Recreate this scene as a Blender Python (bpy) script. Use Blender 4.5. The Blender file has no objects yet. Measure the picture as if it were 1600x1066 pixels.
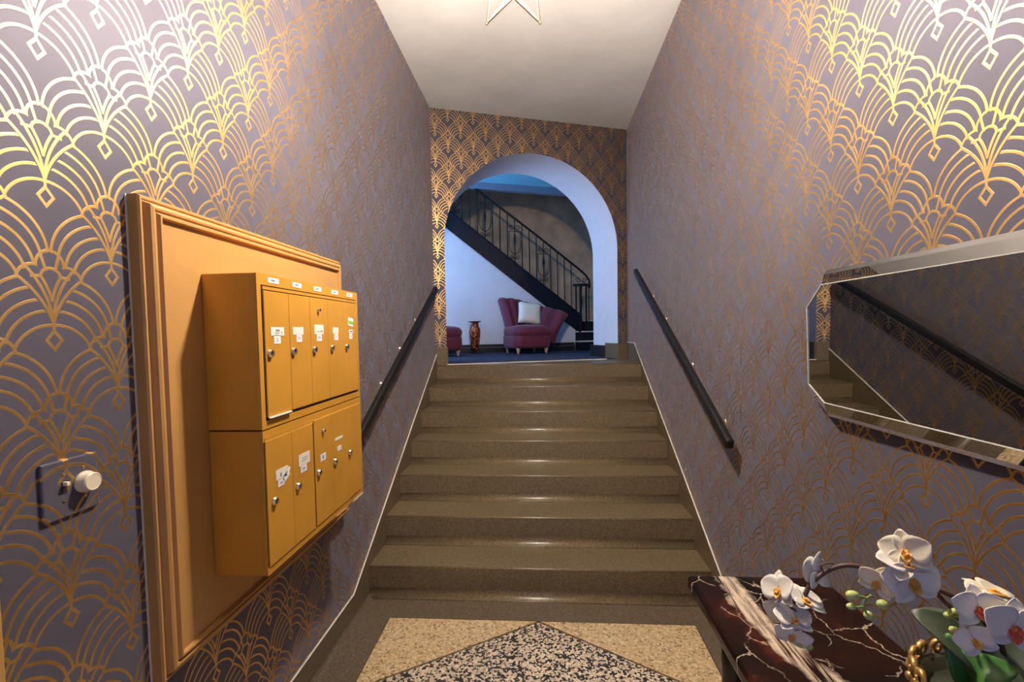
import bpy, bmesh, math, random
from mathutils import Vector, Matrix
random.seed(4)
S = bpy.context.scene
COL = S.collection
PI = math.pi
# ------------------------------------------------------------------ camera
FPX, PITCH, YAW, ROLL, SHIFT, EYE = 711.97, .0449, .0676, -.0167, 17.79, 1.4627
def cam_basis():
    cy, sy, cp, sp = math.cos(YAW), math.sin(YAW), math.cos(PITCH), math.sin(PITCH)
    fwd = Vector((-sy*cp, cy*cp, -sp)); right = Vector((cy, sy, 0)); up = right.cross(fwd)
    cr, sr = math.cos(ROLL), math.sin(ROLL)
    return right*cr + up*sr, up*cr - right*sr, fwd
_r, _u, _f = cam_basis()
cd = bpy.data.cameras.new('camera'); cam = bpy.data.objects.new('camera', cd); COL.objects.link(cam)
m = Matrix.Identity(4)
for i in range(3): m[i][0], m[i][1], m[i][2] = _r[i], _u[i], -_f[i]
m[0][3], m[1][3], m[2][3] = 0, 0, EYE
cam.matrix_world = m
cd.sensor_width = 36; cd.lens = FPX*36/1600; cd.shift_y = SHIFT/1600; cd.clip_start = .02
S.camera = cam
# ------------------------------------------------------------------ world, lights, exposure
S.view_settings.view_transform = 'Standard'; S.view_settings.look = 'None'
S.view_settings.gamma = 1; S.view_settings.use_curve_mapping = False
S.view_settings.exposure = 0.0
S.cycles.use_denoising = True
S.cycles.max_bounces = 10; S.cycles.diffuse_bounces = 6; S.cycles.glossy_bounces = 6
S.cycles.sample_clamp_indirect = 6.0; S.cycles.caustics_reflective = False; S.cycles.caustics_refractive = False
W = bpy.data.worlds.new('world'); S.world = W; W.use_nodes = True
W.node_tree.nodes['Background'].inputs[0].default_value = (.55, .7, 1, 1)
W.node_tree.nodes['Background'].inputs[1].default_value = .4
def area(name, loc, direction, sx, sy, power, color):
    d = bpy.data.lights.new(name, 'AREA'); d.shape = 'RECTANGLE'; d.size = sx; d.size_y = sy
    d.energy = power; d.color = color
    o = bpy.data.objects.new(name, d); COL.objects.link(o); o.location = loc
    o.rotation_euler = Vector(direction).to_track_quat('-Z', 'Y').to_euler(); return o
E1 = Vector((.94500, .32708, 0)); E2 = Vector((-.32708, .94500, 0)); OF = Vector((-.99, 4.2, 0)); ANG = math.atan2(E1.y, E1.x)
FAR = Matrix.Translation(OF) @ Matrix.Rotation(ANG, 4, 'Z')
def F(a, b, z): return FAR @ Vector((a, b, z))
DOOR_POWER, HALL_POWER, BULB = 5, 95, 3900
area('daylight_front_door', (-.05, -1.16, 1.25), (0, 1, .05), 1.0, 2.1, DOOR_POWER, (.26, .35, 1))
area('daylight_hall_window', F(-1.75, 1.62, 2.35), E1 + Vector((0, 0, .25)), 1.0, 1.9, HALL_POWER, (.36, .57, 1))

# ------------------------------------------------------------------ helpers
MW = {}
def BM(): return bmesh.new()
def box(bm, x0, x1, y0, y1, z0, z1, M=None):
    vs = [bm.verts.new((x, y, z)) for x in (x0, x1) for y in (y0, y1) for z in (z0, z1)]
    for f in ((0,1,3,2),(4,6,7,5),(0,4,5,1),(2,3,7,6),(0,2,6,4),(1,5,7,3)): bm.faces.new([vs[i] for i in f])
    if M is not None: bmesh.ops.transform(bm, matrix=M, verts=vs)
    return vs
def prism(bm, pts, h0, h1, axis='x', M=None):
    """extrude a 2D polygon. axis x: pts=(y,z); y: pts=(x,z); z: pts=(x,y)"""
    def P(p, h): return {'x': (h, p[0], p[1]), 'y': (p[0], h, p[1]), 'z': (p[0], p[1], h)}[axis]
    A = [bm.verts.new(P(p, h0)) for p in pts]; B = [bm.verts.new(P(p, h1)) for p in pts]
    n = len(pts); bm.faces.new(A); bm.faces.new(B[::-1])
    for i in range(n): bm.faces.new([A[i], B[i], B[(i+1) % n], A[(i+1) % n]])
    if M is not None: bmesh.ops.transform(bm, matrix=M, verts=A+B)
    return A + B
def tube(bm, pts, r, seg=8, cap=True):
    pts = [Vector(p) for p in pts]; rs = r if isinstance(r, (list, tuple)) else [r]*len(pts)
    rings = []; up = None
    for i, p in enumerate(pts):
        t = (pts[min(i+1, len(pts)-1)] - pts[max(i-1, 0)]).normalized()
        if up is None:
            up = Vector((0, 0, 1)) if abs(t.z) < .9 else Vector((1, 0, 0))
        s = t.cross(up)
        if s.length < 1e-6: s = t.orthogonal()
        s.normalize(); up = s.cross(t).normalized()
        rings.append([bm.verts.new(p + (s*math.cos(2*PI*k/seg) + up*math.sin(2*PI*k/seg))*rs[i]) for k in range(seg)])
    for a, b in zip(rings, rings[1:]):
        for k in range(seg): bm.faces.new([a[k], a[(k+1) % seg], b[(k+1) % seg], b[k]])
    if cap: bm.faces.new(rings[0][::-1]); bm.faces.new(rings[-1])
def lathe(bm, prof, seg=24, M=None):
    rings = []; vs = []
    for r, z in prof:
        ring = [bm.verts.new((r*math.cos(2*PI*k/seg), r*math.sin(2*PI*k/seg), z)) for k in range(seg)]; rings.append(ring); vs += ring
    for a, b in zip(rings, rings[1:]):
        for k in range(seg): bm.faces.new([a[k], a[(k+1) % seg], b[(k+1) % seg], b[k]])
    bm.faces.new(rings[0][::-1]); bm.faces.new(rings[-1])
    if M is not None: bmesh.ops.transform(bm, matrix=M, verts=vs)
def ball(bm, c, r, sx=1, sy=1, sz=1, seg=12, rings=8, M=None):
    MM = Matrix.Translation(c) @ (M or Matrix.Identity(4)) @ Matrix.Diagonal((r*sx, r*sy, r*sz, 1))
    bmesh.ops.create_uvsphere(bm, u_segments=seg, v_segments=rings, radius=1, matrix=MM)
def thing(name, label, cat, loc=(0, 0, 0), rot=None, group=None):
    o = bpy.data.objects.new(name, None); COL.objects.link(o); o.empty_display_size = .1
    mw = Matrix.Translation(loc) @ (rot if rot is not None else Matrix.Identity(4)); o.matrix_world = mw; MW[o.name] = mw
    o['label'] = label; o['category'] = cat
    if group: o['group'] = group
    return o
def obj(name, bm, mat, parent=None, frame=None, local=False, bevel=0, smooth=False, label=None, uv=None, kind=None, segs=2, recalc=True):
    """local=False: bm is in world (or frame) coordinates."""
    if frame is not None: bm.transform(frame)
    if parent is not None and not local: bm.transform(MW[parent.name].inverted())
    if recalc: bmesh.ops.recalc_face_normals(bm, faces=bm.faces)
    me = bpy.data.meshes.new(name); bm.to_mesh(me)
    bm.free(); o = bpy.data.objects.new(name, me); COL.objects.link(o); me.materials.append(mat)
    MW[o.name] = MW[parent.name] if parent is not None else Matrix.Identity(4)
    if parent is not None: o.parent = parent
    if uv is not None:
        lay = me.uv_layers.new(name='UVMap'); mw = MW[o.name]
        for lp in me.loops: lay.data[lp.index].uv = uv(mw @ me.vertices[lp.vertex_index].co)
    if bevel:
        b = o.modifiers.new('bevel', 'BEVEL'); b.width = bevel; b.segments = segs; b.limit_method = 'ANGLE'; b.angle_limit = math.radians(40)
    if smooth:
        for p in me.polygons: p.use_smooth = True
    if label: o['label'] = label
    if kind: o['kind'] = kind
    return o
def struct(name, bm, mat, **k): return obj(name, bm, mat, kind='structure', **k)
def tag(o, label, cat, group=None):
    o['label'] = label; o['category'] = cat
    if group: o['group'] = group
    return o
# ------------------------------------------------------------------ materials
class NT:
    def __init__(s, tree): s.t = tree
    def n(s, typ, **kw):
        x = s.t.nodes.new(typ)
        for k, v in kw.items(): setattr(x, k, v)
        return x
    def link(s, a, b): s.t.links.new(a, b)
    def val(s, inp, v):
        if isinstance(v, bpy.types.NodeSocket): s.link(v, inp)
        else: inp.default_value = v
    def math(s, op, a, b=None, c=None, clamp=False):
        x = s.n('ShaderNodeMath', operation=op, use_clamp=clamp); s.val(x.inputs[0], a)
        if b is not None: s.val(x.inputs[1], b)
        if c is not None: s.val(x.inputs[2], c)
        return x.outputs[0]
    def vmath(s, op, a, b=None, out=0):
        x = s.n('ShaderNodeVectorMath', operation=op); s.val(x.inputs[0], a)
        if b is not None: s.val(x.inputs[1], b)
        return x.outputs[out]
    def noise(s, scale, detail=3, vec=None, rough=.5, out=0, dist=0):
        x = s.n('ShaderNodeTexNoise'); x.inputs['Scale'].default_value = scale; x.inputs['Detail'].default_value = detail
        x.inputs['Roughness'].default_value = rough; x.inputs['Distortion'].default_value = dist
        if vec is not None: s.link(vec, x.inputs['Vector'])
        return x.outputs[out]
    def ramp(s, fac, stops):
        x = s.n('ShaderNodeValToRGB'); s.link(fac, x.inputs[0]); e = x.color_ramp.elements
        while len(e) < len(stops): e.new(.5)
        for k, (p, c) in enumerate(stops): e[k].position = p; e[k].color = (*c, 1)
        return x.outputs[0]
    def mix(s, fac, a, b):
        x = s.n('ShaderNodeMix', data_type='RGBA'); s.val(x.inputs[0], fac)
        for i, v in ((6, a), (7, b)): s.val(x.inputs[i], v if isinstance(v, bpy.types.NodeSocket) else (*v, 1))
        return x.outputs[2]
    def bump(s, h, strength, dist, normal=None):
        x = s.n('ShaderNodeBump'); x.inputs['Strength'].default_value = strength; x.inputs['Distance'].default_value = dist; s.link(h, x.inputs['Height'])
        return x.outputs[0]
def newmat(name):
    m = bpy.data.materials.new(name); m.use_nodes = True
    return m, NT(m.node_tree), m.node_tree.nodes['Principled BSDF']
def mat(name, col, rough=.5, metal=0, var=.12, vscale=8, bump=0, bscale=60, spec=.5, emit=None, sheen=0):
    m, t, b = newmat(name)
    co = t.n('ShaderNodeTexCoord').outputs['Object']
    nz = t.noise(vscale, 4, co)
    lo = tuple(c*(1-var) for c in col); hi = tuple(min(1, c*(1+var)) for c in col)
    t.link(t.ramp(nz, [(.3, lo), (.7, hi)]), b.inputs['Base Color'])
    b.inputs['Roughness'].default_value = rough; b.inputs['Metallic'].default_value = metal
    b.inputs['Specular IOR Level'].default_value = spec
    if sheen: b.inputs['Sheen Weight'].default_value = sheen
    if bump: t.link(t.bump(t.noise(bscale, 3, co), bump, .01), b.inputs['Normal'])
    if emit: b.inputs['Emission Color'].default_value = (*emit[0], 1); b.inputs['Emission Strength'].default_value = emit[1]
    return m
# --- art-deco wallpaper: gold lines as distance to arcs, half-drop repeat
CP, CH = .267, .292
def arc_from_chord(a, b, sag):
    """sag>0: bulge to the left of a->b. Returns centre, radius, mid, dir, length"""
    a, b = Vector(a), Vector(b); t = (b-a); Ln = t.length; t /= Ln; n = Vector((-t.y, t.x)); M = (a+b)/2
    h = max(abs(sag)*Ln, .004*Ln); R = (Ln*Ln/4 + h*h)/(2*h); s = 1 if sag >= 0 else -1
    return M - n*s*(R-h), R, M, t, Ln
TIP, STEM, J, TOP = (.062, .127), (0, .034), (.027, .152), (0, .184)
ARCS = [((0, .018), STEM, 0), (STEM, TIP, .085), ((.001, .046), (.045, .146), .075), (TIP, J, -.19), (J, TOP, -.19),
        ((0, .082), (.019, .130), .04), ((.019, .130), (0, .147), -.2), ((.009, .143), (.017, .172), 0), ((.019, .130), (.0365, .1285), 0)]
SF = [.97, .74, .49, .27, .03]; EF = [.05, .26, .5, .76, .99]
for a, b in zip(SF, EF):
    s = (TIP[0]*a, .026 + (TIP[1]-.026)*(a**.85)); e = (CP/2 - TIP[0]*b, -CH/2 + TOP[1] + (TIP[1]-TOP[1]+.004)*b)
    ARCS.append((s, e, .15))
def motif_group():
    g = bpy.data.node_groups.new('deco_motif', 'ShaderNodeTree')
    g.interface.new_socket('U', in_out='INPUT', socket_type='NodeSocketFloat'); g.interface.new_socket('V', in_out='INPUT', socket_type='NodeSocketFloat')
    g.interface.new_socket('D', in_out='OUTPUT', socket_type='NodeSocketFloat')
    t = NT(g); gi = t.n('NodeGroupInput'); go = t.n('NodeGroupOutput')
    u = t.math('ABSOLUTE', t.math('WRAP', gi.outputs[0], CP/2, -CP/2)); v = t.math('WRAP', gi.outputs[1], CH*.82, -CH*.18)
    cx = t.n('ShaderNodeCombineXYZ'); t.link(u, cx.inputs[0]); t.link(v, cx.inputs[1]); p = cx.outputs[0]
    # the hanging diamond
    k = t.math('ADD', t.math('MULTIPLY', u, 1/.0165), t.math('MULTIPLY', t.math('ABSOLUTE', v), 1/.0215))
    d = t.math('MULTIPLY', t.math('ABSOLUTE', t.math('SUBTRACT', k, .88)), .0125)
    for a, b, sag in ARCS:
        c, R, M, tt, Ln = arc_from_chord(a, b, sag)
        rad = t.math('ABSOLUTE', t.math('SUBTRACT', t.vmath('DISTANCE', p, (c.x, c.y, 0), out=1), R))
        along = t.math('ABSOLUTE', t.math('SUBTRACT', t.vmath('DOT_PRODUCT', p, (tt.x, tt.y, 0), out=1), M.dot(tt)))
        dd = t.math('MAXIMUM', rad, t.math('SUBTRACT', along, Ln/2 - .0012))
        if abs(sag) > .05:   # keep only the near side of the circle
            n = Vector((-tt.y, tt.x)) * (1 if sag >= 0 else -1)
            dd = t.math('MAXIMUM', dd, t.math('SUBTRACT', M.dot(n) - .002, t.vmath('DOT_PRODUCT', p, (n.x, n.y, 0), out=1)))
        d = t.math('MINIMUM', d, dd)
    t.link(d, go.inputs[0]); return g
MOTIF = motif_group()
def wallpaper(name, P, H, u0, v0):
    m, t, b = newmat(name)
    uv = t.n('ShaderNodeUVMap'); uv.uv_map = 'UVMap'; sp = t.n('ShaderNodeSeparateXYZ'); t.link(uv.outputs[0], sp.inputs[0])
    u = t.math('MULTIPLY', t.math('SUBTRACT', sp.outputs[0], u0), CP/P); v = t.math('MULTIPLY', t.math('SUBTRACT', sp.outputs[1], v0), CH/H)
    ds = []
    for ou, ov in ((0, 0), (CP/2, CH/2)):
        g = t.n('ShaderNodeGroup'); g.node_tree = MOTIF
        t.link(t.math('ADD', u, ou), g.inputs[0]); t.link(t.math('ADD', v, ov), g.inputs[1]); ds.append(g.outputs[0])
    d = t.math('MINIMUM', *ds)
    mr = t.n('ShaderNodeMapRange', interpolation_type='SMOOTHSTEP'); t.link(d, mr.inputs[0])
    mr.inputs[1].default_value = .0023; mr.inputs[2].default_value = .0035; mr.inputs[3].default_value = 1; mr.inputs[4].default_value = 0
    fac = mr.outputs[0]
    co = t.n('ShaderNodeTexCoord').outputs['Object']
    base = t.ramp(t.noise(2.2, 4, co), [(.3, (.056, .053, .072)), (.7, (.068, .064, .087))])
    gold = t.ramp(t.noise(14, 3, co), [(.3, (.53, .32, .105)), (.7, (.68, .445, .185))])
    t.link(t.mix(fac, base, gold), b.inputs['Base Color'])
    t.link(fac, b.inputs['Metallic'])
    t.link(t.math('MULTIPLY_ADD', fac, -.11, .55), b.inputs['Roughness'])
    b.inputs['Specular IOR Level'].default_value = .48; b.inputs['Specular Tint'].default_value = (.80, .76, 1, 1)
    t.link(t.math('MULTIPLY_ADD', fac, -.33, .33), b.inputs['Sheen Weight']); b.inputs['Sheen Roughness'].default_value = .45; b.inputs['Sheen Tint'].default_value = (.86, .82, 1, 1)
    h = t.math('ADD', t.math('MULTIPLY', fac, .5), t.math('MULTIPLY', t.noise(420, 2, co), .35))
    t.link(t.bump(h, .35, .0016), b.inputs['Normal'])
    return m
def terrazzo(name, stops, scale, rough=.35, bump=0, tint=None, amt=.35):
    m, t, b = newmat(name); co = t.n('ShaderNodeTexCoord').outputs['Object']
    vo = t.n('ShaderNodeTexVoronoi'); vo.inputs['Scale'].default_value = scale; t.link(co, vo.inputs['Vector'])
    sx = t.n('ShaderNodeSeparateColor'); t.link(vo.outputs['Color'], sx.inputs[0])
    c = t.ramp(sx.outputs[0], stops)
    n = t.noise(5, 4, co)
    c = t.mix(t.math('MULTIPLY', n, amt), c, tint or stops[0][1])
    t.link(c, b.inputs['Base Color']); b.inputs['Roughness'].default_value = rough
    return m
def const_ramp(m):
    for n in m.node_tree.nodes:
        if n.type == 'VALTORGB': n.color_ramp.interpolation = 'CONSTANT'
    return m
M_wl = wallpaper('wallpaper_left', .267, .292, .8715, 1.7525)
M_wr = wallpaper('wallpaper_right', .2515, .268, 1.118, 1.855)
M_wb = wallpaper('wallpaper_arch', .238, .279, .031, 3.289)
M_ceil = mat('plaster_ceiling', (.92, .885, .85), .8, var=.05, vscale=3, bump=.25, bscale=5)
M_white = mat('plaster_white', (.72, .72, .76), .7, var=.03, bump=.1, bscale=30)
M_brown = mat('plaster_brown', (.66, .47, .30), .8, var=.3, vscale=3.5, bump=.3, bscale=12)
M_step = terrazzo('terrazzo_steps', [(0, (.085, .062, .034)), (.3, (.135, .10, .056)), (.6, (.17, .128, .074)), (.85, (.25, .19, .115))], 260, .30)
M_bord = terrazzo('terrazzo_border', [(0, (.07, .053, .034)), (.3, (.105, .08, .05)), (.6, (.13, .10, .065)), (.85, (.19, .15, .10))], 220, .33)
M_tan = const_ramp(terrazzo('terrazzo_tan', [(0, (.25, .165, .075)), (.12, (.52, .37, .19)), (.45, (.63, .46, .25)), (.8, (.76, .59, .38))], 110, .3, tint=(.55, .40, .22), amt=.25))
M_spk = const_ramp(terrazzo('terrazzo_speckled', [(0, (.012, .010, .008)), (.40, (.62, .50, .36)), (.7, (.78, .66, .50)), (.9, (.46, .36, .25))], 105, .3, tint=(.42, .34, .25), amt=.1))
M_caulk = mat('caulk_white', (.86, .80, .74), .6)
M_strip = mat('divider_dark', (.07, .055, .04), .4)
M_gold = mat('gold_paint', (.60, .29, .035), .36, .05, var=.07, vscale=6, bump=.06, bscale=300)
M_panel = mat('ochre_wood_paint', (.50, .27, .085), .42, .05, var=.08, vscale=3, bump=.08, bscale=40)
M_dark = mat('shadow_gap', (.02, .012, .006), .7)
M_chrome = mat('lock_metal', (.72, .58, .38), .25, 1, var=.05)
M_slot = mat('key_slot', (.03, .02, .015), .4)
M_label = mat('label_paper', (.82, .77, .68), .7, var=.05)
M_label2 = mat('number_paper', (.85, .84, .85), .6, var=.04)
M_ink = mat('printed_ink', (.22, .22, .26), .7)
M_inkb = mat('blue_ink', (.25, .33, .52), .7)
M_green = mat('green_sticker', (.22, .55, .05), .5)
M_knob = mat('ivory_plastic', (.78, .68, .50), .3, var=.03)
M_black = mat('black_rail_paint', (.007, .006, .007), .42, spec=.3, var=.2)
M_brass = mat('bracket_brass', (.7, .55, .4), .3, .9)
M_iron = mat('wrought_iron', (.006, .006, .007), .55, spec=.25)
M_string = mat('black_stringer_paint', (.006, .008, .014), .3, spec=.3)
M_carpet = mat('navy_carpet', (.012, .021, .058), .95, var=.4, vscale=60, bump=.5, bscale=300)
M_base = mat('black_baseboard', (.012, .012, .016), .35)
M_highlight = mat('moulding_highlight_grey', (.16, .15, .17), .4)
M_velvet = mat('burgundy_velvet', (.135, .014, .038), .75, var=.18, vscale=30, bump=.2, bscale=400, sheen=.15)
M_legw = mat('pale_wood_leg', (.62, .45, .30), .4)
M_pillow = mat('cream_linen', (.80, .72, .60), .9, var=.06, bump=.3, bscale=350)
M_wire = mat('bronze_wire', (.30, .22, .16), .35, .9)
M_bulb = mat('lit_bulb', (1, .9, .75), .4, emit=((1, .86, .72), BULB))
M_petal = mat('orchid_petal', (.82, .78, .71), .5, var=.03, vscale=30, bump=.1, bscale=90)
M_petalc = mat('orchid_petal_cream', (.86, .78, .60), .5, var=.05, vscale=30)
M_lip = mat('orchid_lip', (.80, .42, .08), .5, var=.3, vscale=60)
M_lipr = mat('orchid_lip_red', (.55, .10, .06), .5, var=.4, vscale=60)
M_stem = mat('orchid_stem', (.075, .035, .028), .5)
M_gstem = mat('green_stalk', (.23, .34, .10), .5)
M_bud = mat('orchid_bud', (.52, .60, .20), .45)
M_leaf = mat('orchid_leaf', (.045, .062, .036), .45, var=.35, vscale=14)
M_leaf2 = mat('orchid_leaf_light', (.06, .19, .035), .4, var=.3, vscale=14)
M_gilt = mat('gilt_carving', (.62, .38, .13), .35, .7, var=.25, vscale=40)
M_planter = mat('dark_planter', (.03, .035, .022), .4, var=.5, vscale=20)
M_twood = mat('dark_table_wood', (.03, .016, .01), .4)
def mirror_mat():
    m, t, b = newmat('silvered_glass'); b.inputs['Metallic'].default_value = 1; b.inputs['Roughness'].default_value = .015
    b.inputs['Base Color'].default_value = (.66, .66, .64, 1); return m
M_mirror = mirror_mat()
M_glassedge = mat('glass_edge', (.75, .74, .70), .2, .3)
def marble():
    m, t, b = newmat('red_marble'); co = t.n('ShaderNodeTexCoord').outputs['Object']
    v = co
    base = t.ramp(t.noise(6, 6, v, .6), [(.38, (.005, .003, .002)), (.56, (.018, .005, .003)), (.72, (.085, .018, .008))])
    wob = t.noise(6, 6, v, .65, out=1); wv = t.vmath('ADD', v, t.vmath('MULTIPLY', t.vmath('SUBTRACT', wob, (.5, .5, .5)), (.12, .12, .12)))
    sp = t.n('ShaderNodeSeparateXYZ'); t.link(wv, sp.inputs[0])
    st_ = t.n('ShaderNodeMapping'); t.link(v, st_.inputs[0]); st_.inputs['Scale'].default_value = (55, 4, 20); fine = t.noise(1, 4, st_.outputs[0], .65)
    d1 = t.math('ABSOLUTE', t.math('ADD', t.math('MULTIPLY_ADD', sp.outputs[1], .17, sp.outputs[0]), .028))
    band = t.math('MULTIPLY', t.math('MULTIPLY', t.math('SUBTRACT', .034, d1), 60, clamp=True), t.math('MULTIPLY', t.math('SUBTRACT', fine, .40), 7, clamp=True))
    vo = t.n('ShaderNodeTexVoronoi', feature='DISTANCE_TO_EDGE'); vo.inputs['Scale'].default_value = 7.5; t.link(wv, vo.inputs['Vector'])
    w2 = t.noise(9, 3, v)
    thin = t.math('MULTIPLY', t.math('SUBTRACT', 1, t.math('MULTIPLY', vo.outputs[0], 55), clamp=True), t.math('MULTIPLY', t.math('SUBTRACT', w2, .44), 9, clamp=True))
    fac = t.math('MAXIMUM', band, t.math('MULTIPLY', thin, .85))
    t.link(t.mix(fac, base, (.60, .48, .36)), b.inputs['Base Color']); b.inputs['Roughness'].default_value = .16; b.inputs['Specular IOR Level'].default_value = .25
    return m
VEIN = .0
def vase_mat():
    m, t, b = newmat('copper_vase_glaze'); co = t.n('ShaderNodeTexCoord').outputs['Object']
    vo = t.n('ShaderNodeTexVoronoi'); vo.inputs['Scale'].default_value = 28; t.link(co, vo.inputs['Vector'])
    t.link(t.ramp(t.math('ADD', vo.outputs[0], t.math('MULTIPLY', t.noise(20, 3, co), .5)), [(.28, (.95, .58, .30)), (.48, (.70, .20, .05)), (.75, (.30, .06, .02)), (.95, (.06, .02, .012))]), b.inputs['Base Color'])
    b.inputs['Roughness'].default_value = .25; b.inputs['Metallic'].default_value = .35; return m
M_vase = vase_mat()

# ------------------------------------------------------------------ hall shell
RI, TR, D1, XL, XR = .1662, .29, 2.439, -.988, .882
ZL = 7*RI; WL, WR, ZC = -1.0, .894, 3.52
bm = BM(); box(bm, WL-.1, WL, -1.2, 4.195, -.02, ZC+.1)
struct('wall_left', bm, M_wl, uv=lambda c: (c.y, c.z))
bm = BM(); box(bm, WR, WR+.1, -1.2, 4.85, -.02, ZC+.1)
struct('wall_right', bm, M_wr, uv=lambda c: (c.y, c.z))
bm = BM(); prism(bm, [(WL-.1, -1.3), (WR+.1, -1.3), (WR+.1, 4.93), (WL-.1, 4.26)], ZC, ZC+.1, 'z')
struct('ceiling', bm, M_ceil)
bm = BM()
for a in ((WL-.1, -.58, 0, 3.6), (.5, WR+.1, 0, 3.6), (-.58, .5, 2.35, 3.6)): box(bm, a[0], a[1], -1.3, -1.2, a[2], a[3])
struct('wall_front', bm, M_wl, uv=lambda c: (c.x, c.z))
# arch wall
AC, AR, AZ, TH = .985, .89, 2.302, .58
def arch_pts(n=48):
    return [(AC - AR*math.cos(PI*k/n), AZ + AR*math.sin(PI*k/n)) for k in range(n+1)]
bm = BM(); top = ZC + .1; A0, A1 = -.012, 1.99; pts = arch_pts()
def quad(bm, *p): bm.faces.new([bm.verts.new(q) for q in p])
quad(bm, (A0, 0, ZL), (AC-AR, 0, ZL), (AC-AR, 0, AZ), (A0, 0, AZ)); quad(bm, (AC+AR, 0, ZL), (A1, 0, ZL), (A1, 0, AZ), (AC+AR, 0, AZ))
quad(bm, (A0, 0, AZ), (AC-AR, 0, AZ), (AC-AR, 0, top), (A0, 0, top)); quad(bm, (AC+AR, 0, AZ), (A1, 0, AZ), (A1, 0, top), (AC+AR, 0, top))
for p, q in zip(pts, pts[1:]): quad(bm, (p[0], 0, p[1]), (q[0], 0, q[1]), (q[0], 0, top), (p[0], 0, top))
bmesh.ops.remove_doubles(bm, verts=bm.verts, dist=1e-5)
def far_uv(c):
    d = c - OF; return (d.dot(E1), c.z)
wb = struct('wall_back', bm, M_wb, frame=FAR, uv=far_uv, recalc=False)
bm = BM(); line = [(AC-AR, ZL)] + pts + [(AC+AR, ZL)]
rows = [[bm.verts.new((p[0], b, p[1])) for p in line] for b in (0.0005, TH)]
for k in range(len(line)-1): bm.faces.new([rows[0][k], rows[0][k+1], rows[1][k+1], rows[1][k]])
o = obj('arch_reveal', bm, M_white, wb, frame=FAR, smooth=True, label='white plaster reveal of the arch')
bm = BM(); y = TH
for p, q in zip(pts, pts[1:]): quad(bm, (p[0], y, p[1]), (q[0], y, q[1]), (q[0], y, 3.7), (p[0], y, 3.7))
quad(bm, (-1.95, y, ZL-.05), (AC-AR, y, ZL-.05), (AC-AR, y, AZ), (-1.95, y, AZ)); quad(bm, (AC+AR, y, ZL-.05), (4, y, ZL-.05), (4, y, AZ), (AC+AR, y, AZ))
quad(bm, (-1.95, y, AZ), (AC-AR, y, AZ), (AC-AR, y, 3.7), (-1.95, y, 3.7)); quad(bm, (AC+AR, y, AZ), (4, y, AZ), (4, y, 3.7), (AC+AR, y, 3.7))
obj('plaster_face', bm, M_white, wb, frame=FAR, label='white plaster face on the far side of the arch')
# pier bases and reveal bases
for nm, (a0, a1, b0, b1, z1), mt, lb in (('pier_base', (-.008, .0975, -.012, .02, ZL+.168), M_step, None), ('pier_base', (1.868, 1.985, -.012, .02, ZL+.163), M_step, None),
        ('reveal_base', (1.862, 1.88, .0, .27, ZL+.163), M_step, None), ('reveal_base', (1.845, 1.88, .27, TH+.03, ZL+.135), M_base, 'black painted base inside the arch'), ('reveal_base', (.09, .108, .0, .27, ZL+.163), M_step, None)):
    bm = BM(); box(bm, a0, a1, b0, b1, ZL-.01, z1); obj(nm, bm, mt, wb, frame=FAR, bevel=.003, label=lb)

# floor of the entry
fl = struct('floor', (lambda b: (box(b, WL, WR, -1.3, 2.5, -.1, -.012), b)[1])(BM()), M_strip)
bx0, bx1, by1 = -.807, .734, 2.242
for nm, pg in (('border_panel', [(WL, -1.3), (bx0, -1.3), (bx0, by1), (WL, by1)]), ('border_panel', [(bx1, -1.3), (WR, -1.3), (WR, by1), (bx1, by1)]), ('border_panel', [(WL, by1), (WR, by1), (WR, 2.46), (WL, 2.46)])):
    bm = BM(); prism(bm, pg, -.012, 0, 'z'); obj(nm, bm, M_bord, fl, label='dark terrazzo border')
apx = (-.04, 2.236); k = .624; gp = .003
yl, yr = apx[1]-k*(apx[0]-bx0), apx[1]-k*(bx1-apx[0]); bot = (apx[0], 2*1.75-apx[1])
bm = BM(); prism(bm, [(bx0+gp, by1-gp), (apx[0]-.008, by1-gp), (bx0+gp, yl+.008)], -.012, 0, 'z'); obj('terrazzo_panel', bm, M_tan, fl, label='tan terrazzo corner panel')
bm = BM(); prism(bm, [(bx1-gp, by1-gp), (apx[0]+.008, by1-gp), (bx1-gp, yr+.008)], -.012, 0, 'z'); obj('terrazzo_panel', bm, M_tan, fl, label='tan terrazzo corner panel')
bm = BM(); prism(bm, [(bx0+gp, yl-.003), (apx[0], apx[1]-.006), (bx1-gp, yr-.003), (bx1-gp, yr-.36), (apx[0], .75), (bx0+gp, yl-.36)], -.012, 0, 'z')
obj('speckled_panel', bm, M_spk, fl, label='black and cream speckled terrazzo diamond')
bm = BM(); prism(bm, [(bx0+gp, yl-.366), (apx[0], .742), (bx1-gp, yr-.366), (bx1-gp, -1.3), (bx0+gp, -1.3)], -.012, 0, 'z'); obj('terrazzo_panel', bm, M_tan, fl, label='tan terrazzo panel towards the door')

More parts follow.
